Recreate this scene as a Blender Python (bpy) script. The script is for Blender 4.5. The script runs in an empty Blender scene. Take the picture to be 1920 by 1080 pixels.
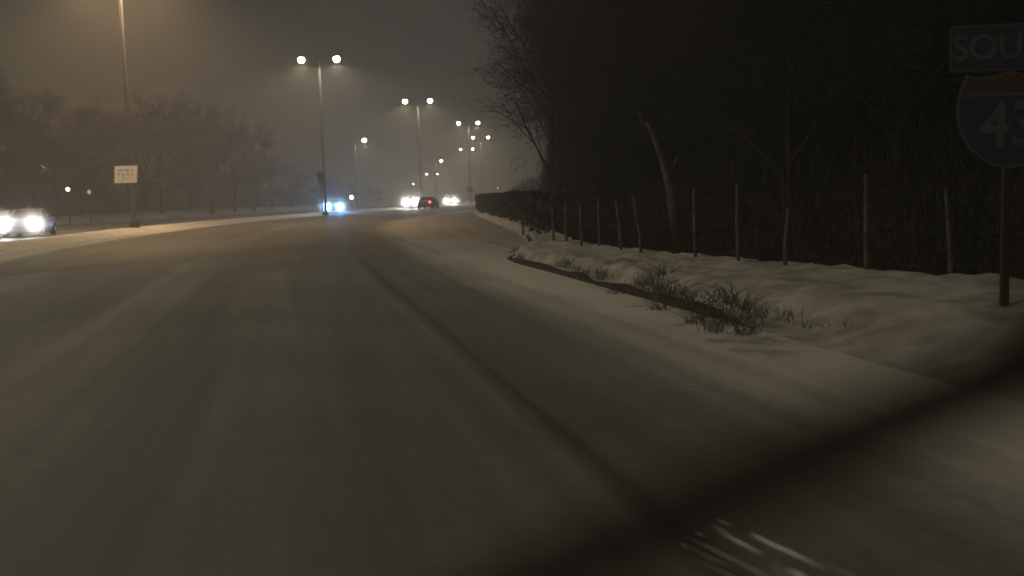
import bpy, bmesh, math, random
from mathutils import Vector, Matrix
R = math.radians
S = bpy.context.scene
C = S.collection
rnd = random.Random(43)

# ------------------------------------------------------------------ camera, sky, exposure
FPX = 1844.0                                   # focal length in pixels of the 1920 px wide photograph
cam_d = bpy.data.cameras.new('camera'); cam = bpy.data.objects.new('camera', cam_d); C.objects.link(cam)
cam_d.sensor_width = 36.0; cam_d.lens = FPX/1920*36; cam_d.clip_start = 0.05; cam_d.clip_end = 4000
CAMH = 1.5
cam.matrix_world = Matrix.Translation((0, 0, CAMH)) @ Matrix.Rotation(R(90-5.45), 4, 'X') @ Matrix.Rotation(R(-1.6), 4, 'Z')
cam_d.dof.use_dof = True; cam_d.dof.focus_distance = 21; cam_d.dof.aperture_fstop = 1.15
S.camera = cam
S.view_settings.view_transform = 'Standard'; S.view_settings.look = 'None'
S.view_settings.exposure = 0.0; S.view_settings.gamma = 1.0
S.cycles.use_denoising = True
S.cycles.volume_bounces = 1
S.cycles.max_bounces = 6
S.cycles.sample_clamp_indirect = 3.0
S.cycles.caustics_reflective = False; S.cycles.caustics_refractive = False

W = bpy.data.worlds.new('World'); S.world = W; W.use_nodes = True
nt = W.node_tree; bg = nt.nodes['Background']
# night sky: low snow cloud lit brown by the city, a little brighter towards the horizon
tc = nt.nodes.new('ShaderNodeTexCoord'); sx = nt.nodes.new('ShaderNodeSeparateXYZ'); cr = nt.nodes.new('ShaderNodeValToRGB')
nt.links.new(tc.outputs['Generated'], sx.inputs[0]); nt.links.new(sx.outputs['Z'], cr.inputs[0]); nt.links.new(cr.outputs[0], bg.inputs['Color'])
cr.color_ramp.elements[0].position = 0.0; cr.color_ramp.elements[0].color = (0.075, 0.069, 0.052, 1)
cr.color_ramp.elements[1].position = 0.5; cr.color_ramp.elements[1].color = (0.049, 0.047, 0.037, 1)
bg.inputs['Strength'].default_value = 0.58

CAMI = cam.matrix_world.copy()
def at(px, py, Y):                              # point at forward distance Y seen at pixel px, py of the photo
    d = CAMI.to_3x3() @ Vector(((px-960)/FPX, (540-py)/FPX, -1))
    o = CAMI.translation; t = (Y-o.y)/d.y
    return o + d*t

# ------------------------------------------------------------------ helpers
def mat(name, col, rough=0.8, metal=0.0, noise=None, emit=None, estr=0, bump=0.0, coat=0):
    m = bpy.data.materials.new(name); m.use_nodes = True
    n = m.node_tree; b = n.nodes['Principled BSDF']
    b.inputs['Base Color'].default_value = (*col, 1); b.inputs['Roughness'].default_value = rough; b.inputs['Metallic'].default_value = metal
    b.inputs['Coat Weight'].default_value = coat
    if noise:
        sc, c2, det = noise
        tx = n.nodes.new('ShaderNodeTexCoord'); no = n.nodes.new('ShaderNodeTexNoise'); mx = n.nodes.new('ShaderNodeMix'); mx.data_type = 'RGBA'
        no.inputs['Scale'].default_value = sc; no.inputs['Detail'].default_value = det
        rp = n.nodes.new('ShaderNodeMapRange'); rp.inputs['From Min'].default_value = .35; rp.inputs['From Max'].default_value = .65
        n.links.new(tx.outputs['Object'], no.inputs['Vector']); n.links.new(no.outputs[0], rp.inputs['Value']); n.links.new(rp.outputs[0], mx.inputs[0])
        mx.inputs[6].default_value = (*col, 1); mx.inputs[7].default_value = (*c2, 1)
        n.links.new(mx.outputs[2], b.inputs['Base Color'])
        if bump:
            bp = n.nodes.new('ShaderNodeBump'); bp.inputs['Strength'].default_value = bump; bp.inputs['Distance'].default_value = .05
            n.links.new(no.outputs[0], bp.inputs['Height']); n.links.new(bp.outputs[0], b.inputs['Normal'])
    if emit:
        b.inputs['Emission Color'].default_value = (*emit, 1); b.inputs['Emission Strength'].default_value = estr
    return m

class MB:
    def __init__(s): s.v = []; s.f = []
    def add(s, v, f):
        o = len(s.v); s.v += [tuple(p) for p in v]; s.f += [tuple(i+o for i in q) for q in f]
    def box(s, c, d, rot=None):
        x, y, z = (k/2 for k in d)
        vs = [Vector((a*x, b*y, e*z)) for a in (-1, 1) for b in (-1, 1) for e in (-1, 1)]
        if rot: vs = [rot @ p for p in vs]
        s.add([p+Vector(c) for p in vs], [(0, 1, 3, 2), (4, 6, 7, 5), (0, 4, 5, 1), (2, 3, 7, 6), (0, 2, 6, 4), (1, 5, 7, 3)])
    def tube(s, pts, rad, n=6, cap=True):
        pts = [Vector(p) for p in pts]; vs = []
        for i, p in enumerate(pts):
            d = (pts[min(i+1, len(pts)-1)] - pts[max(i-1, 0)])
            d = d.normalized() if d.length > 1e-9 else Vector((0, 0, 1))
            u = d.cross(Vector((0, 0, 1)) if abs(d.z) < .9 else Vector((1, 0, 0))).normalized(); w = d.cross(u)
            for k in range(n):
                a = 2*math.pi*k/n; vs.append(p + (u*math.cos(a)+w*math.sin(a))*rad[i])
        fs = [(i*n+k, i*n+(k+1) % n, (i+1)*n+(k+1) % n, (i+1)*n+k) for i in range(len(pts)-1) for k in range(n)]
        if cap: fs += [tuple(range(n))[::-1], tuple(range((len(pts)-1)*n, len(pts)*n))]
        s.add(vs, fs)
    def lathe(s, prof, c=(0, 0, 0), n=16, axis='Z'):
        vs = []
        for r, h in prof:
            for k in range(n):
                a = 2*math.pi*k/n; x, y = r*math.cos(a), r*math.sin(a)
                p = (x, y, h) if axis == 'Z' else ((h, x, y) if axis == 'X' else (x, h, y))
                vs.append(Vector(p)+Vector(c))
        m = len(prof)
        fs = [(i*n+k, i*n+(k+1) % n, (i+1)*n+(k+1) % n, (i+1)*n+k) for i in range(m-1) for k in range(n)]
        fs += [tuple(range(n))[::-1], tuple(range((m-1)*n, m*n))]
        s.add(vs, fs)
    def mesh(s, name, smooth=False):
        me = bpy.data.meshes.new(name); me.from_pydata(s.v, [], s.f); me.update()
        if smooth:
            for p in me.polygons: p.use_smooth = True
        return me
    def build(s, name, m, parent=None, loc=None, smooth=False, bevel=0):
        me = s.mesh(name, smooth); me.materials.append(m)
        o = bpy.data.objects.new(name, me); C.objects.link(o)
        if parent: o.parent = parent
        if loc is not None: o.location = loc
        if bevel:
            b = o.modifiers.new('bevel', 'BEVEL'); b.width = bevel; b.segments = 2; b.limit_method = 'ANGLE'
        return o
def tag(o, label=None, cat=None, group=None, kind=None):
    if label: o['label'] = label
    if cat: o['category'] = cat
    if group: o['group'] = group
    if kind: o['kind'] = kind
    return o
def empty(name, loc=(0, 0, 0), rz=0):
    o = bpy.data.objects.new(name, None); C.objects.link(o); o.location = loc; o.rotation_euler = (0, 0, rz); o.empty_display_size = .3
    return o
def copy_tree(o, parent=None):
    c = o.copy(); C.objects.link(c); c.parent = parent
    for ch in o.children: copy_tree(ch, c)
    return c
def lamp(name, kind, loc, energy, col, parent=None, size=.2, rot=(0, 0, 0), spot=None, blend=.5):
    d = bpy.data.lights.new(name, kind); d.energy = energy; d.color = col; d.shadow_soft_size = size
    if kind == 'SPOT': d.spot_size = R(spot); d.spot_blend = blend
    o = bpy.data.objects.new(name, d); C.objects.link(o); o.location = loc; o.rotation_euler = rot
    if parent: o.parent = parent
    return o
def interp(tab, y):
    if y <= tab[0][0]:
        a, b = tab[0], tab[1]
    elif y >= tab[-1][0]:
        a, b = tab[-2], tab[-1]
    else:
        # Catmull-Rom inside the table
        for i in range(len(tab)-1):
            if tab[i][0] <= y <= tab[i+1][0]: break
        p1, p2 = tab[i], tab[i+1]; p0 = tab[max(i-1, 0)]; p3 = tab[min(i+2, len(tab)-1)]
        h = p2[0]-p1[0]; t = (y-p1[0])/h
        m1 = (p2[1]-p0[1])/max(p2[0]-p0[0], 1e-6)*h; m2 = (p3[1]-p1[1])/max(p3[0]-p1[0], 1e-6)*h
        return (2*t**3-3*t*t+1)*p1[1]+(t**3-2*t*t+t)*m1+(-2*t**3+3*t*t)*p2[1]+(t**3-t*t)*m2
    return a[1]+(b[1]-a[1])*(y-a[0])/(b[0]-a[0])
# y -> x tables of the plan
LANE = [(-30, 8.15), (-10, 3.75), (0, 1.55), (12, -1.1), (23, -3.5), (36, -6.1), (48, -8.0), (62, -9.2), (78, -8.8), (95, -7.2), (134, -1.5), (173, 3.5), (222, 7), (300, 9.5), (450, 13), (700, 17)]
EDGE = [(-30, 11.5), (0, 4.85), (10, 2.65), (18, .9), (23, -.1), (26, .35), (30, .5), (40, .1), (55, -1.1), (81, -3.0), (95, -3.2), (134, 2.2), (173, 7), (222, 10.5), (300, 13), (450, 16.5), (700, 20)]
FENCE = [(-30, 24), (-10, 15.5), (0, 11.2), (6, 8.6), (10, 6.6), (12.5, 5.2), (15, 4.2), (17.5, 3.2), (20, 2.2), (24, 1.55), (30, 1.35), (40, 1.2), (55, .3), (81, -1.6), (95, -1.6), (134, 4), (173, 9), (222, 13), (300, 16), (450, 20), (700, 24)]
lane = lambda y: interp(LANE, y); edge = lambda y: interp(EDGE, y); fenx = lambda y: interp(FENCE, y)
def sm(t): t = max(0, min(1, t)); return t*t*(3-2*t)
def hsh(x, y):                                 # smooth value noise
    xi, yi = math.floor(x), math.floor(y); fx, fy = x-xi, y-yi
    g = lambda a, b: (math.sin(a*127.1+b*311.7)*43758.5453) % 1
    u, v = fx*fx*(3-2*fx), fy*fy*(3-2*fy)
    return (g(xi, yi)*(1-u)+g(xi+1, yi)*u)*(1-v)+(g(xi, yi+1)*(1-u)+g(xi+1, yi+1)*u)*v

# ------------------------------------------------------------------ materials
M = {}
M['snow'] = mat('snow', (.48, .48, .47), .85, noise=(2.2, (.28, .27, .25), 8), bump=.6)
M['snow_clean'] = mat('clean_snow', (.80, .80, .80), .85, noise=(1.4, (.60, .59, .57), 8), bump=.5)
M['snow_far'] = mat('snow_ground', (.50, .50, .49), .85, noise=(.25, (.30, .29, .27), 8), bump=.3)
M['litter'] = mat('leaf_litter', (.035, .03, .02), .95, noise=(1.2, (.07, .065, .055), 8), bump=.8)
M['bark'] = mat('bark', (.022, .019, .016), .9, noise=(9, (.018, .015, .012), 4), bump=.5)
M['bark_pale'] = mat('pale_bark', (.10, .095, .085), .9, noise=(6, (.03, .028, .024), 5), bump=.5)
M['twig'] = mat('twig', (.03, .026, .019), .9, noise=(2, (.02, .017, .013), 3))
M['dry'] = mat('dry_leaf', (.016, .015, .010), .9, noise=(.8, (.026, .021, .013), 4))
M['weed'] = mat('weed', (.075, .072, .055), .9, noise=(5, (.13, .13, .12), 3))
M['steel'] = mat('galvanised_steel', (.12, .12, .115), .7, .0, noise=(3, (.11, .11, .105), 4))
M['steel_dark'] = mat('weathered_steel', (.07, .07, .07), .6, .3, noise=(4, (.05, .045, .04), 4))
M['post'] = mat('fence_post_paint', (.13, .13, .115), .85, .0, noise=(7, (.05, .048, .04), 6))
M['wire'] = mat('wire', (.12, .12, .11), .5, .7, noise=(20, (.08, .07, .06), 2))
M['kerb'] = mat('kerb_concrete', (.022, .019, .014), .9, noise=(5, (.04, .035, .028), 6), bump=.5)
M['rubber'] = mat('rubber', (.006, .0055, .005), .85, noise=(12, (.02, .018, .015), 3))
M['glass'] = mat('car_glass', (.02, .022, .025), .08, 0, noise=(2, (.03, .03, .03), 2), coat=1)
M['rim'] = mat('wheel_rim', (.35, .35, .36), .35, .9, noise=(8, (.25, .25, .25), 2))
M['black'] = mat('black_plastic', (.007, .007, .007), .5, noise=(12, (.025, .025, .023), 3))
M['lens'] = mat('street_light_lens', (.9, .85, .7), .3, emit=(1.0, .82, .55), estr=26, noise=(3, (.85, .8, .7), 1))
M['lens_pale'] = mat('pale_lens', (.9, .9, .85), .3, emit=(1.0, .93, .8), estr=26, noise=(3, (.85, .85, .8), 1))
M['sign_white'] = mat('white_sign_sheet', (.62, .60, .56), .5, noise=(2.5, (.5, .48, .44), 5))
M['sign_blue'] = mat('blue_sign_sheet', (.012, .035, .16), .45, noise=(3, (.010, .028, .12), 4))
M['sign_red'] = mat('red_sign_sheet', (.36, .022, .025), .45, noise=(3, (.28, .02, .02), 4))
M['sign_text'] = mat('grey_lettering', (.24, .23, .22), .6, noise=(9, (.34, .33, .31), 3))
M['hedge'] = mat('hedge_leaf', (.030, .027, .018), .9, noise=(2, (.045, .036, .025), 4))

def road_mat(name, near=True):
    m = bpy.data.materials.new(name); m.use_nodes = True; n = m.node_tree; L = n.links; b = n.nodes['Principled BSDF']
    N = lambda t: n.nodes.new('ShaderNode'+t)
    uv = N('UVMap'); sp = N('SeparateXYZ'); L.new(uv.outputs[0], sp.inputs[0])
    # wavering lateral coordinate so ruts are not ruled lines
    cw = N('CombineXYZ'); mv = N('Math'); mv.operation = 'MULTIPLY'; mv.inputs[1].default_value = .05
    L.new(sp.outputs['Y'], mv.inputs[0]); L.new(mv.outputs[0], cw.inputs['Y'])
    nw = N('TexNoise'); nw.inputs['Scale'].default_value = 1.0; nw.inputs['Detail'].default_value = 3; L.new(cw.outputs[0], nw.inputs['Vector'])
    ma = N('Math'); ma.operation = 'MULTIPLY_ADD'; ma.inputs[1].default_value = .5; L.new(nw.outputs[0], ma.inputs[0]); L.new(sp.outputs['X'], ma.inputs[2])
    # lateral snow profile
    mr = N('MapRange'); mr.inputs['From Min'].default_value = -16; mr.inputs['From Max'].default_value = 8; L.new(ma.outputs[0], mr.inputs['Value'])
    rp = N('ValToRGB'); L.new(mr.outputs[0], rp.inputs[0]); e = rp.color_ramp.elements
    prof = [(-16, .55), (-11.2, 1.0), (-9.9, .95), (-9.0, .36), (-7.9, .34), (-7.1, .48), (-6.2, .30), (-5.2, .38), (-4.55, .27), (-3.85, .54), (-3.3, .46), (-2.6, .34), (-1.7, .46), (-.75, .36), (.0, .38), (.10, .46), (.20, .42), (.25, .08), (.33, .10), (.42, .34), (.9, .40), (1.4, .48), (2.1, .80), (3.0, 1.0), (6, .6)]
    if not near: prof = [(-16, .5), (-12, .4), (-8, .5), (-4, .4), (0, .5), (4, .5)]
    e[0].position = 0; e[0].color = (prof[0][1],)*3+(1,)
    e[1].position = 1; e[1].color = (prof[-1][1],)*3+(1,)
    for u, v in prof[1:-1]:
        k = e.new((u+16)/24); k.color = (v, v, v, 1)
    # long streaks along the travel direction
    cs = N('CombineXYZ'); m1 = N('Math'); m1.operation = 'MULTIPLY'; m1.inputs[1].default_value = 3.2; L.new(ma.outputs[0], m1.inputs[0])
    m2 = N('Math'); m2.operation = 'MULTIPLY'; m2.inputs[1].default_value = .09; L.new(sp.outputs['Y'], m2.inputs[0])
    L.new(m1.outputs[0], cs.inputs['X']); L.new(m2.outputs[0], cs.inputs['Y'])
    n1 = N('TexNoise'); n1.inputs['Scale'].default_value = 1; n1.inputs['Detail'].default_value = 5; L.new(cs.outputs[0], n1.inputs['Vector'])
    n2 = N('TexNoise'); n2.inputs['Scale'].default_value = .35; n2.inputs['Detail'].default_value = 7; L.new(uv.outputs[0], n2.inputs['Vector'])
    n3 = N('TexNoise'); n3.inputs['Scale'].default_value = 9; n3.inputs['Detail'].default_value = 6; L.new(uv.outputs[0], n3.inputs['Vector'])
    def mad(a, k, c):
        x = N('Math'); x.operation = 'MULTIPLY_ADD'; L.new(a, x.inputs[0]); x.inputs[1].default_value = k
        if isinstance(c, float): x.inputs[2].default_value = c
        else: L.new(c, x.inputs[2])
        return x.outputs[0]
    s = mad(n1.outputs[0], .42, rp.outputs[0]); s = mad(n2.outputs[0], .34, s); s = mad(n3.outputs[0], .22, s); s = mad(s, 1.0, -.52)
    cc = N('ValToRGB'); L.new(s, cc.inputs[0]); q = cc.color_ramp.elements
    q[0].position = .05; q[0].color = (.07, .07, .068, 1); q[1].position = .95; q[1].color = (.62, .61, .59, 1)
    k = q.new(.36); k.color = (.155, .155, .15, 1); k = q.new(.58); k.color = (.25, .25, .245, 1)
    L.new(cc.outputs[0], b.inputs['Base Color'])
    rr = N('MapRange'); L.new(s, rr.inputs['Value']); rr.inputs['To Min'].default_value = .55; rr.inputs['To Max'].default_value = .9; L.new(rr.outputs[0], b.inputs['Roughness'])
    bp = N('Bump'); bp.inputs['Strength'].default_value = .5; bp.inputs['Distance'].default_value = .03; L.new(s, bp.inputs['Height']); L.new(bp.outputs[0], b.inputs['Normal'])
    b.inputs['Specular IOR Level'].default_value = .3
    return m
M['road'] = road_mat('slushy_road'); M['road_far'] = road_mat('far_carriageway', False)

# ------------------------------------------------------------------ setting
def strip(name, cols, z, m, y0=-30, y1=620, kind='structure', dy=None):
    """sheet whose columns follow curves; cols = list of functions y -> x, z = f(x, y, column index)"""
    ys = []; y = y0
    while y < y1:
        ys.append(y); y += (dy or (1.0 if y < 60 else (3 if y < 240 else 15)))
    ys.append(y1); nc = len(cols); vs = []; uvs = []
    for y in ys:
        for c, f in enumerate(cols):
            x = f(y); vs.append((x, y, z(x, y, c) if callable(z) else z)); uvs.append((x-lane(y), y))
    fs = [(i*nc+c, i*nc+c+1, (i+1)*nc+c+1, (i+1)*nc+c) for i in range(len(ys)-1) for c in range(nc-1)]
    me = bpy.data.meshes.new(name); me.from_pydata(vs, [], fs); me.update(); me.materials.append(m)
    ul = me.uv_layers.new(name='UVMap')
    for lp in me.loops: ul.data[lp.index].uv = uvs[lp.vertex_index]
    for p in me.polygons: p.use_smooth = True
    o = bpy.data.objects.new(name, me); C.objects.link(o)
    if kind: o['kind'] = kind
    return o
g = MB(); g.add([(-900, -60, -.06), (900, -60, -.06), (900, 1500, -.06), (-900, 1500, -.06)], [(0, 1, 2, 3)])
g.build('ground', M['snow_far'])['kind'] = 'structure'
off = lambda d: (lambda y: lane(y)+d)
lerpc = lambda f, g_, t: (lambda y: f(y)*(1-t)+g_(y)*t)
strip('road', [lerpc(off(-11.3), edge, t/24) for t in range(25)], lambda x, y, c: .0, M['road'])
strip('median', [off(-14.2), off(-13.9), off(-13.2), off(-12.4), off(-11.8), off(-11.3)], lambda x, y, c: [-.05, .1, .16+.05*hsh(x, y), .17+.05*hsh(x*2, y), .12, -.05][c], M['snow_clean'])
strip('far_carriageway', [off(-29-0*t) if t == 0 else off(-29+15*t/10) for t in range(11)], .004, M['road_far'])
# snowbank across the far carriageway
strip('snowbank', [off(-50), off(-36), off(-31.5), off(-30.3), off(-29)], lambda x, y, c: [.5, .45+.2*hsh(x*.4, y*.2), .30+.2*hsh(x, y*.6), .22*hsh(x, y), -.05][c], M['snow_far'])
def vz(x, y, c):
    t = c/28
    k_ = sm((y-7)/6); up = sm(t*(2.2+3.3*k_)-.45*hsh(y*1.9, 3)*k_)
    fade = sm((y+2)/8)
    b = .17*up+.05*hsh(x*1.3, y*1.1)*up+.07*hsh(x*4+7, y*3.3)*up+.05*hsh(x*6, y*6)*up+.04*hsh(x*11, y*9)*up+.12*t
    return -.03+b
strip('snowy_verge', [lerpc(edge, fenx, t/28) for t in range(29)], vz, M['snow'], dy=.25, y1=110)
strip('snowy_verge', [lerpc(edge, off(40), t/14) for t in range(15)], lambda x, y, c: -.03+.3*sm(c/3), M['snow_far'], y0=110)
def hz(x, y, c):  # ground raised here to block sky glow below the crowns
    t = c/16
    return .10+5.2*sm(t*1.0)*1.0+.5*hsh(x*.5, y*.5)*sm(t*6)+.12*hsh(x*2.3, y*2.1)*sm(t*12)
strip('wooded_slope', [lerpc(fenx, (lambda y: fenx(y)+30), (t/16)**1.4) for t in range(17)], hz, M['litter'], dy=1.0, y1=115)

# kerb standing out of the snow beside the shoulder
kb = MB(); ys = [10.4+.33*i for i in range(40)]
for i in range(len(ys)-1):
    a, b = ys[i], ys[i+1]
    def row(y):
        e = edge(y)-.02; h = (.035+.065*sm(hsh(y*1.6, 2)*2.4-.4))*sm((y-10.2)/2)*sm((24-y)/3); w = (.05+.09*hsh(y*1.7, 9))*sm((y-10.1)/1.5)+.01
        return [(e, y, -.02), (e+.02, y, h*.8), (e+.05, y, h), (e+w, y, h+.015), (e+w+.02, y, -.02)]
    r0, r1 = row(a), row(b)
    kb.add(r0+r1, [(k, k+1, k+6, k+5) for k in range(4)])
tag(kb.build('kerb', M['kerb'], smooth=False), 'dark exposed kerb edge between the shoulder and the snowy verge', 'kerb')

# thin white slivers on the near shoulder, standing in for streaks of falling snow
sr = MB()
def gpt(px, py):
    d = CAMI.to_3x3() @ Vector(((px-960)/FPX, (540-py)/FPX, -1)); return CAMI.translation+d*(-CAMH/d.z)
lines = [(1330, 986, 1378, 1010, 1), (1342, 998, 1436, 1045, 2.2), (1402, 1000, 1455, 1026, 1.6), (1400, 1003, 1500, 1048, 1.2), (1425, 1010, 1560, 1075, 1.4), (1300, 1000, 1325, 1012, .8), (1272, 1020, 1296, 1034, .8), (1470, 1066, 1530, 1092, 1.4), (1340, 975, 1375, 992, 1)]
for k in range(14):
    px = rnd.uniform(1270, 1600); py = 978+(px-1250)*.28+rnd.uniform(-10, 60); L_ = rnd.uniform(90, 190); lines.append((px, py, px+L_, py+L_*.46, rnd.uniform(.3, .7)))
for x0, y0, x1, y1, w in lines:
    a, b = gpt(x0, y0), gpt(x1, y1); p = (a+b)/2; dr = (b-a).normalized(); q = dr.cross(Vector((0, 0, 1))); w *= .0042; up = Vector((0, 0, .004))
    a += up; b += up
    sr.add([a, p+q*w+up, b, p-q*w+up, p+up+Vector((0, 0, w))], [(0, 1, 4), (1, 2, 4), (2, 3, 4), (3, 0, 4)])
M['trail_snow'] = mat('snow_trail_white', (.85, .85, .86), .5, noise=(30, (.75, .75, .76), 3))
tag(sr.build('falling_snow_trails', M['trail_snow']), 'thin white slivers on the near shoulder standing in for streaks of falling snow', 'snow', kind='stuff')

# ------------------------------------------------------------------ twin-arm street lights on the median
WARM = (1.0, .83, .56)
MASTH = 15.0
mast_parts = None
def make_mast(h=MASTH, span=1.68, e=1650):
    root = empty('street_light_mast')
    b = MB(); b.lathe([(.14, -.1), (.135, .5), (.125, 1), (.085, h-.45), (.085, h-.42), (.02, h-.38)], n=12); b.build('pole', M['steel'], root, smooth=True)
    b = MB(); b.lathe([(.26, -.1), (.26, .25), (.2, .32)], n=10); b.build('pole_base', M['steel_dark'], root)
    for s in (-1, 1):
        a = MB(); a.tube([(0, 0, h-.6), (s*.5, 0, h-.33), (s*1.1, 0, h-.12), (s*(span-.3), 0, h-.05)], [.04, .036, .034, .03], 6); a.build('arm', M['steel_dark'], root)
        lu = MB()
        lu.lathe([(.05, .20), (.15, .18), (.24, .12), (.27, .03), (.25, 0)][::-1], (s*span, 0, h-.05), 14)
        lu.box((s*(span-.4), 0, h-.02), (.35, .16, .12)); lo = lu.build('luminaire', M['steel_dark'], root)
        le = MB(); le.lathe([(.20, .03), (.30, -.07), (.335, -.22), (.30, -.38), (.18, -.49), (.05, -.52)], (s*span, 0, h-.06), 18); le.build('lens', M['lens'], lo, smooth=True)
        lamp('lamp', 'SPOT', (s*span, 0, h-.72), e, WARM, lo, .12, (0, 0, 0), 168, .35)
    return root
# (pixel x of the pole, pixel y of the lamps, distance)
masts = [(-1180, -1190, 17, 'twin street light beside the near road, out of the picture to the left'),
         (221, -72, 56, 'nearest twin street light, its slim pole rising out of the top of the picture'),
         (598, 112, 95, 'tall twin street light above the car with bluish headlights'),
         (783, 190, 134, 'twin street light on the median behind the brightest headlights'),
         (878, 231, 173, 'upper right twin street light with a dark sign on its pole'),
         (901, 258, 220, 'smaller twin street light partly overlapping a taller one'),
         (875, 280, 278, 'faint twin street light fading into the haze above the far headlights')]
proto = make_mast()
P0 = []
for i, (px, py, Y, lb) in enumerate(masts):
    o = proto if i == 0 else copy_tree(proto)
    p = at(px, py, Y); o.location = (p.x, Y, p.z-MASTH+.3); o.rotation_euler.z = R(3)*(i % 2)
    if Y < 20: o.location = (lane(Y)-12.2, Y, 0); o.rotation_euler.z = R(62)
    P0.append((p.x, p.z-MASTH+.3))
    if Y == 56:
        for ch in o.children_recursive:
            if ch.type == 'LIGHT': ch.data = ch.data.copy(); ch.data.energy = 3900; ch.data.color = (1.0, .64, .32); ch.data.spot_size = R(146)
    tag(o, lb, 'street light', 'twin street lights along the median')
o = copy_tree(proto); o.location = (lane(-22)-12.2, -22, 0); o.rotation_euler.z = R(62); tag(o, 'twin street light behind the viewpoint beside the road', 'street light', 'twin street lights along the median')
# lower single-arm street lights on the far side
def make_single(h=10.0, e=900):
    root = empty('street_lamp')
    b = MB(); b.lathe([(.12, -.1), (.11, .4), (.06, h-.2), (.02, h-.1)], n=8); b.build('pole', M['steel_dark'], root, smooth=True)
    a = MB(); a.tube([(0, 0, h-.5), (.5, 0, h-.1), (1.1, 0, h)], [.035, .03, .028], 5); a.build('arm', M['steel_dark'], root)
    lu = MB(); lu.lathe([(.28, -.02), (.32, .02), (.25, .14), (.05, .18)], (1.35, 0, h), 12); lo = lu.build('luminaire', M['steel_dark'], root)
    le = MB(); le.lathe([(.22, .0), (.30, -.1), (.33, -.24), (.28, -.38), (.16, -.48), (.06, -.5)], (1.35, 0, h-.0), 14); le.build('lens', M['lens'], lo, smooth=True)
    lamp('lamp', 'SPOT', (1.35, 0, h-.62), e, WARM, lo, .12, (0, 0, 0), 168, .35)
    return root
singles = [(683, 260, 140, 10, 'single street lamp alone in the haze between the two nearest twin lights'),
           (827, 300, 215, 9, 'single street lamp low to the left of the clustered lamps'),
           (800, 325, 300, 8.5, 'small far street lamp above the brightest headlights'),
           (820, 325, 360, 9.4, 'tiny dim street lamp right beside a brighter far one'),
           (933, 353, 330, 4.5, 'faint far lamp above the dark hedge'),
           (775, 344, 330, 6.5, 'tiny lamp directly over the brightest headlights'),
           (80, 310, 150, 8.0, 'dim lamp glimmering among the trees on the left')]
sp = make_single()
for i, (px, py, Y, h, lb) in enumerate(singles):
    o = sp if i == 0 else copy_tree(sp)
    p = at(px, py, Y); s = (p.z)/10.0
    o.location = (p.x-1.35, Y, p.z-10.0 if p.z > 8 else 0)
    if p.z <= 8 or True:
        o.location = (p.x-1.35*max(.35, s), Y, 0); o.scale = (max(.35, s),)*3
    tag(o, lb, 'street lamp', 'single street lamps in the distance')
# little yard lights; the faint last one stands in for a street light reflection
M['lens_reflection'] = mat('reflection_glow', (.6, .6, .55), .3, emit=(1.0, .93, .8), estr=.35, noise=(3, (.5, .5, .45), 1))
for px, py, Y, rr_, mm, lb in ((127, 355, 78, .12, 'lens_pale', 'bright small white light below the trees left of the white sign'), (659, 370, 150, .24, 'lens_pale', 'small white light just right of the bluish headlights'), (167, 360, 82, .16, 'lens_reflection', 'faint globe standing in for a street light reflection between the bright small light and the white sign')):
    p = at(px, py, Y); root = empty('yard_light', (p.x, Y, 0)); z = p.z
    b = MB(); b.lathe([(.05, -.1), (.035, z-rr_)], n=8); b.build('post', M['steel_dark'], root)
    b = MB(); b.lathe([(.04, z-rr_*1.1), (rr_*.8, z-rr_*.7), (rr_, z), (rr_*.8, z+rr_*.7), (.04, z+rr_*1.1)], n=14); b.build('lens', M[mm], root, smooth=True)
    tag(root, lb, 'light')

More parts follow.
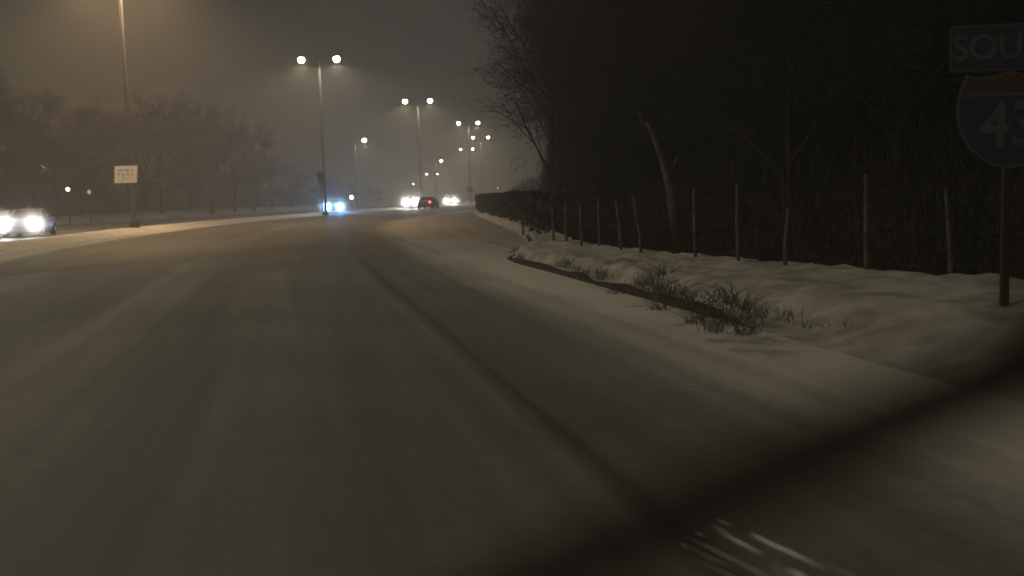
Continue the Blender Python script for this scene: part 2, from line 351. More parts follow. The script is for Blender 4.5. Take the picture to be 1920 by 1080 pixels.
# ------------------------------------------------------------------ vehicles
def make_car(name, paint, suv=False, head=None, tail=None, spot_e=0, hcol=(1, .95, .88), yaw=0):
    """front towards -Y, 4.6 m long, origin on the ground under the middle"""
    root = empty(name); H = 1.72 if suv else 1.46; Wd = .93
    # body: stations along y with half width, bottom, shoulder height
    st = [(-2.3, .70, .38, .60), (-2.22, .80, .24, .74), (-1.9, .89, .20, .84), (-1.2, .92, .19, .92), (-.6, .93, .19, .97), (.4, .93, .19, 1.0), (1.4, .93, .20, 1.02), (2.0, .90, .24, 1.02), (2.22, .84, .30, .98), (2.3, .74, .42, .86)]
    if suv: st = [(y, w, zb+.06, zt+(.14 if i else .06)) for i, (y, w, zb, zt) in enumerate(st)]
    vs = []; n = 12
    for y, w, zb, zt in st:
        sec = [(-w*.80, zb), (-w*.97, zb+.08), (-w, zb+.30*(zt-zb)+.05), (-w*.985, zb+.72*(zt-zb)), (-w*.93, zt-.03), (-w*.78, zt+.015)]
        vs += [(x, y, z) for x, z in sec]+[(-x, y, z) for x, z in sec[::-1]]
    fs = [(i*n+k, i*n+(k+1) % n, (i+1)*n+(k+1) % n, (i+1)*n+k) for i in range(len(st)-1) for k in range(n)]
    fs += [tuple(range(n))[::-1], tuple(range((len(st)-1)*n, len(st)*n))]
    b = MB(); b.add(vs, fs); body = b.build('body', paint, root, smooth=True)
    # cabin: glass band with roof
    zs = 1.0+(.14 if suv else 0)
    bk = 2.1 if suv else 1.75
    ring0 = [(-.80, -1.05), (.80, -1.05), (.84, .3), (.78, bk), (-.78, bk), (-.84, .3)]
    ring1 = [(-.58, -.30), (.58, -.30), (.66, .4), (.60, bk-(.25 if suv else .65)), (-.60, bk-(.25 if suv else .65)), (-.66, .4)]
    b = MB(); v = [(x, y, zs-.04) for x, y in ring0]+[(x, y, H-.05) for x, y in ring1]
    b.add(v, [(k, (k+1) % 6, (k+1) % 6+6, k+6) for k in range(6)]); b.build('windows', M['glass'], root)
    b = MB(); v = [(x*1.01, y, H-.055) for x, y in ring1]+[(x*.86, y*.92+.02, H) for x, y in ring1]
    b.add(v, [(k, (k+1) % 6, (k+1) % 6+6, k+6) for k in range(6)]+[(6, 7, 8, 9, 10, 11)]); b.build('roof', paint, root)
    for a_, c_ in zip(ring0, ring1):
        pl = MB(); pl.tube([(a_[0]*1.01, a_[1], zs-.03), (c_[0]*1.02, c_[1], H-.05)], [.045, .035], 4); pl.build('pillar', paint, root)
    for sx_ in (-1, 1):
        for wy in (-1.42, 1.38):
            w = MB(); w.lathe([(.20, -.11), (.32, -.11), (.345, -.07), (.345, .07), (.32, .11), (.20, .11)], (sx_*.84, wy, .345), 20, 'X'); wo = w.build('wheel', M['rubber'], root, smooth=False)
            r = MB(); r.lathe([(.04, -.118), (.20, -.10), (.215, 0), (.20, .10), (.04, .118)], (sx_*.84, wy, .345), 10, 'X'); r.build('rim', M['rim'], wo)
        m_ = MB(); m_.box((sx_*.99, -.72, zs+.06), (.17, .10, .13)); m_.build('mirror', paint, root, bevel=.03)
        hz_ = .64+(.14 if suv else 0)
        hl = MB(); hl.lathe([(.02, -2.33), (.12, -2.32), (.17, -2.27), (.17, -2.1)], (sx_*.66, 0, hz_), 14, 'Y')
        if head: hl.v = [((x-sx_*.66)*1.75+sx_*.62, y, (z-hz_)*1.45+hz_) for x, y, z in hl.v]  # lit lenses enlarged to stand in for headlight glare
        ho = hl.build('headlight', head or M['glass'], root, smooth=True)
        if head and spot_e:
            for q in (0,):
                lamp('beam', 'SPOT', (sx_*.66, -2.36, hz_), spot_e, hcol, ho, .09, (R(-91), 0, -yaw), 70, .8)
        tl = MB(); tl.box((sx_*.70, 2.235, .82+(.15 if suv else 0)), (.26, .09, .15)); to = tl.build('taillight', tail or M['sign_red'], root, bevel=.02)
    gr = MB(); gr.box((0, -2.30, .5+(.1 if suv else 0)), (.9, .05, .16)); gr.build('grille', M['black'], root)
    bp = MB(); bp.box((0, 2.28, .50), (1.5, .1, .16)); bp.build('bumper', M['black'], root, bevel=.03)
    bp = MB(); bp.box((0, -2.27, .33), (1.5, .1, .12)); bp.build('bumper', M['black'], root, bevel=.03)
    return root
paint = lambda nm, c: mat(nm, c, .3, .3, noise=(1.5, tuple(k*.8 for k in c), 3), coat=.6)
head_w = mat('headlight_white', (.9, .9, .9), .2, emit=(1, .98, .95), estr=60)
head_b = mat('headlight_bluish', (.8, .9, 1), .2, emit=(.50, .80, 1), estr=60)
tail_r = mat('taillight_lit', (.8, .05, .05), .3, emit=(1, .10, .12), estr=14)
tail_dim = mat('taillight_running', (.5, .02, .02), .3, emit=(1, .05, .04), estr=.6)
def road_dir(y, s=1): return math.atan2(-(lane(y+2)-lane(y-2))/4, 1)
def put(o, px, Y, face_me=True, extra=0):
    p = at(px, 380, Y); a = math.atan2(p.x, Y)
    o.location = (p.x, Y, 0); o.rotation_euler = (0, 0, extra if face_me else 0)
    return o
c1 = make_car('car', paint('grey_paint', (.18, .18, .19)), False, head_w, None, 700, (.93, .97, 1), R(-13))
put(c1, 53, 51.5, extra=R(14)); tag(c1, 'oncoming car with blazing white headlights at the left edge', 'car')
c2 = make_car('car', paint('dark_paint', (.05, .06, .08)), False, head_b, None, 14000, (.13, .43, 1))
put(c2, 625, 110, extra=R(10)); tag(c2, 'oncoming car with bluish headlights below the tall twin street light', 'car')
c3 = make_car('car', paint('silver_paint', (.3, .3, .3)), True, head_w, None, 14000, (1, .97, .92), R(2))
put(c3, 770, 132, extra=R(8)); tag(c3, 'oncoming vehicle with the largest glare of white headlights', 'car')
c4 = make_car('car', paint('brown_paint', (.1, .08, .06)), False, head_w, None, 9500, (1, .97, .92), R(1))
put(c4, 844, 165, extra=R(5)); tag(c4, 'oncoming vehicle whose headlights merge right of the red tail light', 'car')
c5 = make_car('car', paint('black_paint', (.02, .02, .02)), False, None, tail_dim, 0)
put(c5, 803, 122); c5.rotation_euler.z = road_dir(112)+math.pi; tag(c5, 'dark car ahead showing one lit red tail light', 'car')
for ch in c5.children:
    if ch.name.startswith('taillight') and ch.data.vertices[0].co.x < 0: ch.data.materials[0] = tail_r
lamp('tail_glow', 'POINT', (-.70, 2.4, .82), 40, (1, .08, .1), c5, .05)
c6 = make_car('car', paint('maroon_paint', (.08, .03, .03)), True, None, tail_dim, 0)
put(c6, 938, 118); c6.rotation_euler.z = road_dir(118)+math.pi; tag(c6, 'far car with dim red tail lights behind the dark hedge', 'car')

# ------------------------------------------------------------------ signs
def text_mesh(s, size, m, name, parent, loc, ext=.004, bold=.0, rot=(R(90), 0, 0), sx_=1.0, align='CENTER'):
    cu = bpy.data.curves.new(name, 'FONT'); cu.body = s; cu.size = size; cu.extrude = ext; cu.offset = bold; cu.align_x = align; cu.align_y = 'CENTER'
    tmp = bpy.data.objects.new(name, cu); C.objects.link(tmp)
    me = bpy.data.meshes.new_from_object(tmp); bpy.data.objects.remove(tmp)
    me.materials.clear(); me.materials.append(m)
    o = bpy.data.objects.new(name, me); C.objects.link(o); o.parent = parent; o.location = loc; o.rotation_euler = rot; o.scale = (sx_, 1, 1)
    return o
# interstate route marker, right edge
SY = 9.5; cS = at(1893, 220, SY); SW = .46
M['shield_white'] = mat('dimmed_shield_sheet', (.085, .09, .092), .6, noise=(4, (.05, .055, .056), 5)); M['shield_blue'] = mat('dimmed_blue_sheet', (.008, .016, .06), .6, noise=(3, (.012, .018, .05), 4)); M['shield_red'] = mat('dimmed_red_sheet', (.06, .018, .015), .6, noise=(3, (.045, .016, .013), 4))  # sheet colours painted dark so the sign looks dim and unlit
shield_root = empty('route_marker', (cS.x, SY, 0)); shield_root.rotation_euler = (0, 0, R(-6))
zc = cS.z
def shield_pts(k):
    half = [(0, .44), (.13, .40), (.27, .385), (.36, .40), (.40, .42), (.455, .30), (.485, .16), (.485, .0), (.45, -.14), (.37, -.28), (.25, -.39), (.12, -.46), (0, -.49)]
    return [(x*k, z*k) for x, z in half]+[(-x*k, z*k) for x, z in half[-2:0:-1]]
def plate(name, pts, y0, y1, m, parent, zo):
    b = MB(); n = len(pts)
    b.add([(x, y0, z+zo) for x, z in pts]+[(x, y1, z+zo) for x, z in pts], [tuple(range(n)), tuple(range(n, 2*n))[::-1]]+[(k, k+n, (k+1) % n+n, (k+1) % n) for k in range(n)])
    return b.build(name, m, parent)
KS = 1.0
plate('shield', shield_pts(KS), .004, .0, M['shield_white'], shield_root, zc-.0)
full = shield_pts(KS*.955)
def clip(pts, z0, above):
    out = []
    for i in range(len(pts)):
        a, b = pts[i], pts[(i+1) % len(pts)]
        ia = (a[1] >= z0) == above; ib = (b[1] >= z0) == above
        if ia: out.append(a)
        if ia != ib:
            t = (z0-a[1])/(b[1]-a[1]); out.append((a[0]+(b[0]-a[0])*t, z0))
    return out
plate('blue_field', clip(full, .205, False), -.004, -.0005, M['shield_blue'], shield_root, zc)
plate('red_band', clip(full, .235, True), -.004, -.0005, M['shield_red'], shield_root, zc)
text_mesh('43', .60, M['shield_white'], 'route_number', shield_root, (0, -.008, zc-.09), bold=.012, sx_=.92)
hh = plate('header_plate', [(-.56, -.22), (.56, -.22), (.56, .22), (-.56, .22)], 0, .004, M['shield_blue'], shield_root, zc+.66)
fr = MB()
for a_, b_, c_, d_ in ((0, .207, 1.10, .012), (0, -.207, 1.10, .012), (-.55, 0, .012, .42), (.55, 0, .012, .42)): fr.box((a_, -.004, zc+.66+b_), (c_, .004, d_))
fr.build('border', M['shield_white'], hh)
text_mesh('SOUTH', .33, M['shield_white'], 'lettering', shield_root, (0, -.008, zc+.655), bold=.006, sx_=.98)
for s in (0,):
    b = MB(); b.box((0, .045, (zc+.85)/2), (.07, .06, zc+.85)); b.build('post', M['bark'], shield_root)
tag(shield_root, 'dark blue and red shield route marker reading 43 under a SOUTH plate', 'road sign')

# white rectangular sign across the road
Y = 55.3; p = at(236, 327, Y); r = empty('road_sign', (p.x, Y, p.z), 0); r.rotation_euler = (R(-15), 0, 0)
M['sign_sheet'] = mat('bright_sign_sheet', (.88, .87, .84), .5, noise=(2.5, (.8, .79, .76), 5))
w_, h_ = 1.26, .98; k = 0; q_ = .6
b = MB(); b.box((0, 0, k), (w_, .03, h_)); b.build('panel', M['sign_sheet'], r, bevel=.008)
b = MB(); b.box((0, .27, k), (.08, .5, .06)); b.build('bracket', M['steel_dark'], r)
t = MB()
for z, words in ((.38, [.42, .52, .3]), (.0, [.3, .25, .32, .3]), (-.40, [.28, .12])):
    x = -(sum(words)+.13*(len(words)-1))/2
    for w in words:
        n_ = int(w/.1)
        for q in range(n_): t.box(((x+.05+q*.1)*q_, -.018, (k+z)*q_), (.065*q_, .005, (.2+.03*((q*7) % 3 == 0))*q_))
        x += w+.13
t.build('lettering', M['sign_text'], r)
tag(r, 'x', 'road sign')
r['label'] = 'white rectangular road sign with faint grey lettering in front of the left trees'

# backs of small signs fixed low on posts near two light masts
def sign_back(px, py, Y, w, h, lb):
    p = at(px, py, Y); r = empty('road_sign', (p.x, Y, 0))
    b = MB(); b.box((0, 0, p.z), (w, .03, h)); b.build('panel', M['steel_dark'], r)
    b = MB(); b.box((0, .05, (p.z+h/2)/2), (.08, .06, p.z+h/2)); b.build('post', M['steel_dark'], r)
    return tag(r, lb, 'road sign')
sign_back(602, 331, 94.5, .7, .95, 'dark sign panel just above the car with bluish headlights')
sign_back(881, 355, 171, 1.1, 1.1, 'small dark sign panel right of the far merged headlights')

# delineator on the hedge side
p = at(981, 445, 34); b = MB(); b.box((0, 0, .4), (.09, .03, .85)); b.box((0, -.018, .68), (.07, .005, .14))
o = b.build('marker_post', M['post'], None, (p.x, 34, .1), bevel=.008); tag(o, 'short pale marker post standing in front of the dark hedge', 'marker post')

# ------------------------------------------------------------------ fence
fr_ = empty('wire_fence', (fenx(16), 16, 0))
tops = []
posts = [(1038, 390, 470, 24), (1062, 388, 474, 22.8), (1090, 383, 476, 21.6), (1124, 376, 481, 20.6), (1163, 378, 470, 19.4), (1200, 372, 492, 18.4), (1303, 360, 506, 16.8), (1383, 350, 512, 15.6), (1472, 395, 524, 14.6), (1623, 332, 534, 13.2), (1780, 360, 545, 12.2)]
lean = {5: -.10, 4: -.06, 8: .05, 10: -.05}
for i, (px, yt, yb, Yp) in enumerate(posts):
    a = at(px, yb, Yp); tp = at(px, yt, Yp)
    z0 = .15; zt = max(tp.z, .9)
    dx = lean.get(i, 0)
    b = MB()
    b.tube([(a.x+.02-dx*.2, Yp, z0-.3), (a.x-dx*.0+.00, Yp, z0+.5*(zt-z0)), (a.x+dx, Yp, zt)], [.034, .032, .03], 7)
    b.lathe([(.034, 0), (.036, .02), (.012, .045)], (a.x+dx, Yp, zt), 7)
    o = b.build('post', M['post'], None, smooth=False)
    o.parent = fr_; o.location = (-fenx(16), -16, 0)
    tops.append((a.x, Yp, z0, zt))
tops.append((fenx(9), 9, .2, 1.6)); tops.append((fenx(4), 4, .2, 1.6))
for h in (.25, .6, .92):
    b = MB()
    for (x0, y0, a0, b0), (x1, y1, a1, b1) in zip(tops, tops[1:]):
        pts = []
        for q in range(5):
            t = q/4; pts.append((x0+(x1-x0)*t, y0+(y1-y0)*t, (a0+(b0-a0)*h)*(1-t)+(a1+(b1-a1)*h)*t-.05*math.sin(math.pi*t)))
        b.tube(pts, [.004]*5, 3, cap=False)
    o = b.build('wire', M['wire']); o.parent = fr_; o.location = (-fenx(16), -16, 0)
tag(fr_, 'low wire fence on thin pale uneven posts along the snowy verge', 'fence')

# ------------------------------------------------------------------ trees
def limb(b, tips, p, d, ln, r, lvl, rg, up=.15, spread=.55, kids=(5, 5, 4)):
    seg = 5 if lvl == 0 else 3; pts = [p.copy()]; rad = [r]; q = p.copy(); dd = d.copy()
    for k in range(seg):
        dd = (dd+Vector((rg.uniform(-1, 1), rg.uniform(-1, 1), rg.uniform(-.6, 1)))*(.07 if lvl == 0 else .17)+Vector((0, 0, up*.25))).normalized()
        q = q+dd*ln/seg; pts.append(q.copy()); rad.append(r*(1-.62*(k+1)/seg))
    b.tube(pts, rad, [7, 5, 4, 3][min(lvl, 3)], cap=False)
    if lvl >= len(kids): tips.append((pts[-1], dd)); tips.append((pts[1], dd)); return
    for k in range(kids[lvl]):
        t = rg.uniform(.35, 1) if lvl else rg.uniform(.28, 1); i = min(int(t*seg), seg-1); f = t*seg-i
        bp = pts[i].lerp(pts[i+1], f); br = rad[i]*(1-f)+rad[i+1]*f
        ax = dd.cross(Vector((rg.uniform(-1, 1), rg.uniform(-1, 1), rg.uniform(-1, 1)))).normalized()
        nd = (Matrix.Rotation(rg.uniform(spread*.6, spread*1.5), 3, ax) @ dd).normalized()
        limb(b, tips, bp, nd, ln*rg.uniform(.45, .68), br*.62, lvl+1, rg, up, spread, kids)
def tree_meshes(seed, h, r, kids=(8, 5, 4), ntw=6, tl=.55, tw=.02, leaf=0, up=.15, spread=.6):
    rg = random.Random(seed); b = MB(); tips = []
    limb(b, tips, Vector((0, 0, -.4)), Vector((rg.uniform(-.08, .08), rg.uniform(-.08, .08), 1)).normalized(), h*.72, r, 0, rg, up, spread, kids)
    tr = b.mesh('trunk', True)
    c = MB()
    for p, d in tips:
        for k in range(ntw):
            v = (d*.6+Vector((rg.gauss(0, 1), rg.gauss(0, 1), rg.gauss(.15, .8)))*.6).normalized()
            q = p+Vector((rg.gauss(0, .3), rg.gauss(0, .3), rg.gauss(0, .3))); e = q+v*tl*rg.uniform(.5, 1.3)
            s = v.cross(Vector((rg.gauss(0, 1), rg.gauss(0, 1), rg.gauss(0, 1)))).normalized()*tw
            c.add([q-s, q+s, e], [(0, 1, 2)])
        for k in range(leaf):
            q = p+Vector((rg.gauss(0, .36), rg.gauss(0, .36), rg.gauss(0, .33)))
            u = Vector((rg.gauss(0, 1), rg.gauss(0, 1), rg.gauss(0, 1))).normalized(); w = u.cross(Vector((rg.gauss(0, 1), rg.gauss(0, 1), rg.gauss(0, 1)))).normalized()
            s = rg.uniform(.03, .075)
            c.add([q-u*s-w*s*.6, q+u*s-w*s*.5, q+u*s*.7+w*s*.6, q-u*s*.6+w*s*.5], [(0, 1, 2, 3)])
    return tr, c.mesh('crown')
def place_tree(name, tm, loc, rz, sc, label, group, mt=None, mc=None, tilt=0):
    o = empty(name, loc, rz); o.scale = (sc[0], sc[0], sc[1]) if isinstance(sc, tuple) else (sc,)*3
    if tilt: o.rotation_euler.y = tilt
    for nm, me, m in (('trunk', tm[0], mt or M['bark']), ('crown', tm[1], mc or M['twig'])):
        if not me.materials: me.materials.append(m)
        c = bpy.data.objects.new(nm, me); C.objects.link(c); c.parent = o
    tag(o, label, 'tree', group); return o
bare = [tree_meshes(s, 12, .26, (8, 6, 5), 20, .75, .026, 0, .05, .62) for s in (1, 2, 3)]
dense = [tree_meshes(s, 11, .20, (10, 6, 5), 26, .55, .012, 0, .03, .75) for s in (11, 12, 13)]
thin = [tree_meshes(s, 11, .14, (7, 5, 4), 4, .45, .010, 0, .12, .6) for s in (21, 22)]

# left tree line across the far carriageway: (pixel x, pixel y of the top, distance)
lt = [(-70, 120, 82), (-20, 135, 88), (45, 150, 92), (95, 178, 105), (140, 205, 112), (190, 185, 108), (232, 172, 104), (290, 172, 106), (338, 182, 112), (388, 200, 116), (430, 205, 122), (468, 245, 128), (505, 285, 136), (545, 305, 146), (585, 318, 158), (30, 190, 120), (260, 215, 128), (350, 225, 132), (150, 225, 126), (620, 330, 175), (655, 345, 200), (700, 352, 230)]
ORD = 'first second third fourth fifth sixth seventh eighth ninth tenth eleventh twelfth thirteenth fourteenth fifteenth sixteenth seventeenth eighteenth nineteenth twentieth twenty-first twenty-second twenty-third twenty-fourth'.split()
special = {0: 'tall bare tree at the left edge above the blazing white headlights', 6: 'broad round-topped tree directly above the white rectangular sign', 10: 'rounded hazy tree at the right shoulder of the left tree line', 19: 'small faint tree top left of the dark sign on the first mast'}
for i, (px, py, Y) in enumerate(lt):
    p = at(px, py, Y); h = p.z; tm = bare[i % 3]
    mx = max(v.co.z for v in tm[1].vertices)
    k = (h+.5)/mx
    place_tree('bare_tree', tm, (p.x, Y, 0), rnd.uniform(0, 6.3), (k*rnd.uniform(1.0, 1.25), k), special.get(i) or ORD[sorted(q[0] for q in lt).index(px)]+' hazy bare tree counted from the left end of the far row', 'bare trees beyond the far carriageway')
# scrub at the feet of the left trees
def shrub_mesh(seed, w, h, n, s0=.05, s1=.14, flat=False, dep=None, twiggy=True):
    rg = random.Random(seed); b = MB()
    for k in range(14):
        a = rg.uniform(0, 6.28); e = Vector((math.cos(a)*w*.45*rg.random(), math.sin(a)*(dep or w)*.45*rg.random(), h*rg.uniform(.6, 1)))
        b.tube([(e.x*.2, e.y*.2, 0), (e.x*.6, e.y*.6, e.z*.5), e], [.02, .014, .004], 4, cap=False)
    for k in range(n):
        while True:
            x, y, z = rg.uniform(-1, 1), rg.uniform(-1, 1), rg.uniform(0, 1)
            if flat or x*x+y*y+(z*1.0)**2 < 1+.25*math.sin(x*9+seed)*math.cos(y*7): break
        q = Vector((x*w/2, y*(dep or w)/2, z*h)); u = Vector((rg.gauss(0, 1), rg.gauss(0, 1), rg.gauss(0, 1))).normalized(); v = u.cross(Vector((rg.gauss(0, 1), rg.gauss(0, 1), rg.gauss(0, 1)))).normalized(); s = rg.uniform(s0, s1)
        u.z = abs(u.z)+.5; b.add([q-v*s*.09, q+v*s*.09, q+u*s*3.4], [(0, 1, 2)]) if twiggy else b.add([q-u*s, q-v*s*.5, q+u*s, q+v*s*.5], [(0, 1, 2, 3)])
    return b.mesh('shrub')
shm = [shrub_mesh(s, 5, 3.0, 6500, .10, .26) for s in (5, 6)]
for m_ in shm: m_.materials.append(M['twig'])
for i in range(34):
    Y = 86+i*4.2; px = -60+i*21; p = at(px, 380, Y)
    o = bpy.data.objects.new('shrub', shm[i % 2]); C.objects.link(o); x = min(p.x, lane(Y)-33)
    o.location = (x, Y+rnd.uniform(-1, 5), .1); o.rotation_euler.z = rnd.uniform(0, 6); o.scale = (1.3, 1, rnd.uniform(1.1, 2.1)*(1 if i < 24 else .6))
    tag(o, 'low twiggy shrub at the foot of the hazy tree row', 'shrub', 'shrubs below the far tree row')

# right-hand wood: rows behind the fence
rows = []
for Y0, n_, hs in ((18.5, 7, 8.5), (24, 8, 10), (31, 9, 12), (40, 10, 14), (52, 9, 17), (68, 7, 20), (88, 5, 22)):
    for k in range(n_):
        Yt = Y0+rnd.uniform(-1.6, 1.6)
        lo, hi = max(fenx(Yt)+1.9, 40/FPX*Yt+hs*.30), 1080/FPX*Yt
        x = lo+(hi-lo)*(k+.2+rnd.uniform(-.2, .2))/n_
        rows.append((x, Yt, hs*rnd.uniform(.85, 1.2)))
rows += [(at(q_[0], 370, q_[1]).x, q_[1], q_[2]) for q_ in ((1160, 34, 12.5), (1145, 44, 15), (1135, 56, 18), (1125, 74, 23), (1190, 29, 11))]
for i, (x, Yt, h) in enumerate(rows):
    tm = dense[i % 3]; mx = max(v.co.z for v in tm[1].vertices); k = h/mx; kx = k*rnd.uniform(.9, 1.1)
    rad = sorted(math.hypot(v.co.x, v.co.y) for v in tm[1].vertices)[int(.97*len(tm[1].vertices))]*kx
    x = max(x, rad+(-5/FPX)*Yt)                  # crowns stop short of the open road
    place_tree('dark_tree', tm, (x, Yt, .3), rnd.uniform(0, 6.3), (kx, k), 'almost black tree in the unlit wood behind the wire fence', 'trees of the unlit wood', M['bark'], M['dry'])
# bare trees whose twigs stand against the glow at the wood's left edge
for (px, Y, h, lb, q) in ((1030, 38, 13, 'bare tree at the wood edge with thin twigs against the glowing sky', 0), (1050, 30, 9.5, 'slim bare tree just in front of the wood edge above the fence end', 1), (1032, 62, 17, 'tall bare tree beyond the hedge at the wood edge', 1)):
    p = at(px, 370, Y); tm = thin[q]; mx = max(v.co.z for v in tm[1].vertices); k = h/mx
    place_tree('bare_tree', tm, (p.x, Y, .1), rnd.uniform(0, 6), (k*.8, k), lb, 'bare trees at the wood edge')
dsm = [shrub_mesh(s_, 4.5, 4.0, 11000, .08, .22) for s_ in (15, 16)]
for m_ in dsm: m_.materials.append(M['dry'])
for i in range(26):
    Ys = 26+i*2.6; x = max(fenx(Ys)+1.2, 52/FPX*Ys+2.4)+rnd.uniform(0, .8)+(i % 3)*1.8
    o = bpy.data.objects.new('dark_shrub', dsm[i % 2]); C.objects.link(o); o.location = (x, Ys, .2); o.rotation_euler.z = rnd.uniform(0, 6); o.scale = (1, 1, rnd.uniform(.9, 1.6))
    tag(o, 'tall dark shrub filling the wood edge behind the hedge', 'shrub', 'dark shrubs at the wood edge')
# pale broken forked trunk
b = MB(); Yq = 19
P = lambda px, py: at(px, py, Yq)
b.tube([P(1272, 470), P(1266, 410), P(1258, 350), P(1243, 295), P(1226, 255), P(1212, 228)], [.13, .12, .105, .08, .055, .03], 8)
b.tube([P(1256, 340), P(1268, 300), P(1285, 268), P(1304, 240)], [.06, .05, .035, .015], 6)
b.tube([P(1226, 255), P(1206, 236), P(1196, 205)], [.035, .02, .01], 5)
o = b.build('broken_tree', M['bark_pale'], smooth=True); tag(o, 'pale broken forked tree trunk leaning left inside the dark wood', 'tree')
# dark undergrowth on the slope, one countless mass
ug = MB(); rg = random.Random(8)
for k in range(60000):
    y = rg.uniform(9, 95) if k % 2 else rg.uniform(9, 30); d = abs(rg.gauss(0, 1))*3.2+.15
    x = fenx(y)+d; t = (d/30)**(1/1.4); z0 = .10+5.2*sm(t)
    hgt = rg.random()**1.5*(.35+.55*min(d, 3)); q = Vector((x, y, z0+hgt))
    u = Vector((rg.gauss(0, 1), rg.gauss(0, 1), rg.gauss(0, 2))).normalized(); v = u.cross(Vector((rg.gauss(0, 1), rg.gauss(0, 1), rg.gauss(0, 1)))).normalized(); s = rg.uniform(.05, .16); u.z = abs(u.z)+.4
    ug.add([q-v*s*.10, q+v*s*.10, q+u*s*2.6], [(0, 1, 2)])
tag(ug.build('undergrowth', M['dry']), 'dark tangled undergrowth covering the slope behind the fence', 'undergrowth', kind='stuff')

# dark hedge at the roadside
hd = MB(); rg = random.Random(4)
for k in range(16000):
    y = rg.uniform(29, 84); 
    base = edge(y)+.35; wd = .9+.5*min(1, (84-y)/30)
    x = base+wd*rg.random()+.12*math.sin(y*2.1); H_ = 1.28+.12*math.sin(y*1.3)+.08*math.sin(y*3.7)
    if y > 78: H_ *= .97
    z = H_*(1-rg.random()**2.2)+.1
    q = Vector((x, y, z)); u = Vector((rg.gauss(0, 1), rg.gauss(0, 1), rg.gauss(0, 1))).normalized(); v = u.cross(Vector((rg.gauss(0, 1), rg.gauss(0, 1), rg.gauss(0, 1)))).normalized(); s = rg.uniform(.06, .17)
    hd.add([q-u*s, q-v*s*.6, q+u*s, q+v*s*.6], [(0, 1, 2, 3)])
tag(hd.build('hedge', M['hedge']), 'low dark hedge running beside the road left of the fence', 'hedge')

# weeds standing out of the snowy verge
wm = []; M['weed'].node_tree.nodes['Principled BSDF'].inputs['Roughness'].default_value = .95
for sd in range(4):
    rg = random.Random(50+sd); b = MB()
    for k in range(46):
        a = rg.uniform(0, 6.28); h = rg.uniform(.15, .55); o_ = Vector((rg.gauss(0, .12), rg.gauss(0, .12), 0)); ln = Vector((math.cos(a), math.sin(a), 0))*h*rg.uniform(.2, 1.1)
        b.tube([o_, o_+ln*.4+Vector((0, 0, h*.6)), o_+ln+Vector((0, 0, h*.9))], [.006, .005, .002], 3, cap=False)
        for q in range(2):
            c_ = o_+ln*rg.uniform(.3, 1)+Vector((0, 0, h*rg.uniform(.4, .95))); u = Vector((rg.gauss(0, 1), rg.gauss(0, 1), rg.gauss(0, .6))).normalized()*rg.uniform(.012, .035); v = u.cross(Vector((0, 0, 1)))*.4
            b.add([c_-u, c_-v, c_+u, c_+v], [(0, 1, 2, 3)])
    me = b.mesh('weed_clump'); me.materials.append(M['weed']); wm.append(me)
weeds = [(1080, 488, 1.0), (1060, 492, .7), (1115, 492, .9), (1155, 500, 1.0), (1160, 545, .9), (1205, 500, 1.0), (1215, 528, 1.2), (1195, 548, 1.0), (1240, 520, 1.1), (1255, 555, 1.3), (1285, 570, 1.1), (1235, 575, .9), (1330, 590, 1.0), (1360, 565, 1.2), (1370, 600, 1.3), (1400, 618, .9), (1345, 615, .9), (1130, 520, .8), (1025, 500, .7), (1095, 515, .6), (1400, 575, .6), (1300, 600, .8)]
for i, (px, py, k) in enumerate(weeds):
    d = CAMI.to_3x3() @ Vector(((px-960)/FPX, (540-py)/FPX, -1)); t = -(CAMH-.2)/d.z; p = CAMI.translation+d*t
    o = bpy.data.objects.new('weed_clump', wm[i % 4]); C.objects.link(o); o.location = (p.x, p.y, .16); o.rotation_euler.z = rnd.uniform(0, 6); k *= rnd.uniform(.45, .85); o.scale = (k*1.2, k*1.2, k*.7)
    tag(o, ORD[sorted(weeds).index(weeds[i])]+' dead weed clump from the far end of the dark kerb', 'weeds', 'weed clumps on the snowy verge')

# dead grass scattered over the verge
gr_ = MB(); rg = random.Random(77)
for k in range(9000):
    y = rg.uniform(9.5, 32); a, b = edge(y), fenx(y); t = rg.random()
    t = t**.45 if k % 3 else .12*t+.03
    if hsh(y*1.4, t*6) < .48: continue
    x = a+(b-a)*t; z = .10+.12*t; h = rg.uniform(.03, .16)*(1.6 if t > .85 else 1); w = rg.uniform(.003, .007)
    ln = Vector((rg.gauss(0, .5), rg.gauss(0, .5), 1)).normalized()*h; q = Vector((w, 0, 0)) if k % 2 else Vector((0, w, 0)); p = Vector((x, y, z))
    gr_.add([p-q, p+q, p+ln], [(0, 1, 2)])
tag(gr_.build('dead_grass', M['weed']), 'short dead grass poking through the snowy verge', 'grass', kind='stuff')

# ------------------------------------------------------------------ wiper of the car the view is taken from
Yw = .31
def wp(px, py, dy=0): return at(px, py, Yw+dy)
wr = empty('windshield_wiper', (0, 0, 0))
b = MB(); b.tube([wp(700, 1230), wp(1000, 1095), wp(1500, 862), wp(1700, 778), wp(2150, 600)], [.008, .0110, .0130, .0136, .0136], 8); b.build('blade', M['rubber'], wr, smooth=True)
b = MB(); b.tube([wp(1560, 830, .01), wp(1800, 705, .01), wp(1960, 610, .01), wp(2200, 440, .01)], [.004, .007, .011, .014], 8); b.build('arm', M['black'], wr, smooth=True)
tag(wr, 'black windshield wiper blurred across the lower right foreground', 'wiper')

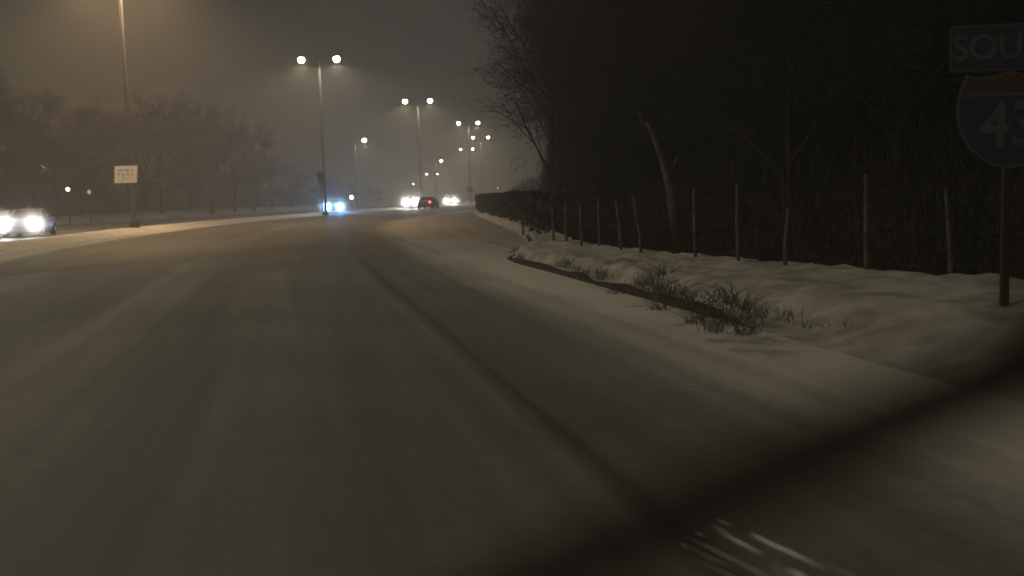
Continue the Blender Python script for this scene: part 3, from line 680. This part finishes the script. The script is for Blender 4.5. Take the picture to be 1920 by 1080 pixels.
# ------------------------------------------------------------------ haze of falling snow
hb = MB(); hb.box((-20, 300, 12.4), (760, 700, 27))
hm = bpy.data.materials.new('haze'); hm.use_nodes = True; n = hm.node_tree; n.nodes.clear()
ou = n.nodes.new('ShaderNodeOutputMaterial'); pv = n.nodes.new('ShaderNodeVolumePrincipled'); n.links.new(pv.outputs[0], ou.inputs['Volume'])
pv.inputs['Color'].default_value = (.93, .915, .875, 1); pv.inputs['Density'].default_value = .0038; pv.inputs['Anisotropy'].default_value = .45
ho = hb.build('haze', hm); ho['kind'] = 'stuff'

# volumes added around the oncoming headlights to give them their glare
sm_ = bpy.data.materials.new('headlight_glare'); sm_.use_nodes = True; n = sm_.node_tree; n.nodes.clear()
ou = n.nodes.new('ShaderNodeOutputMaterial'); pv = n.nodes.new('ShaderNodeVolumePrincipled'); n.links.new(pv.outputs[0], ou.inputs['Volume'])
pv.inputs['Color'].default_value = (.95, .95, .95, 1); pv.inputs['Anisotropy'].default_value = .2
tx = n.nodes.new('ShaderNodeTexCoord'); ln = n.nodes.new('ShaderNodeVectorMath'); ln.operation = 'LENGTH'; mp = n.nodes.new('ShaderNodeMapRange'); pw = n.nodes.new('ShaderNodeMath'); pw.operation = 'POWER'; pw.inputs[1].default_value = 2.0; ml = n.nodes.new('ShaderNodeMath'); ml.operation = 'MULTIPLY'; ml.inputs[1].default_value = 2.4
n.links.new(tx.outputs['Object'], ln.inputs[0]); n.links.new(ln.outputs['Value'], mp.inputs['Value']); mp.inputs['From Min'].default_value = 1; mp.inputs['From Max'].default_value = 0
n.links.new(mp.outputs[0], pw.inputs[0]); n.links.new(pw.outputs[0], ml.inputs[0]); n.links.new(ml.outputs[0], pv.inputs['Density'])
for c, rr in ((c1, 1.05), (c2, 1.5), (c3, 2.0), (c4, 1.7)):
    for sd in (-1, 1):
        b = MB(); nn = 12
        b.lathe([(max(.02, math.sin(math.pi*k/nn)), -math.cos(math.pi*k/nn)) for k in range(nn+1)], n=24)
        o = b.build('headlight_glare', sm_, smooth=True); o['kind'] = 'stuff'; o.scale = (rr,)*3
        o.location = c.location + Matrix.Rotation(c.rotation_euler.z, 3, 'Z') @ Vector((sd*.64, -2.5, .68))
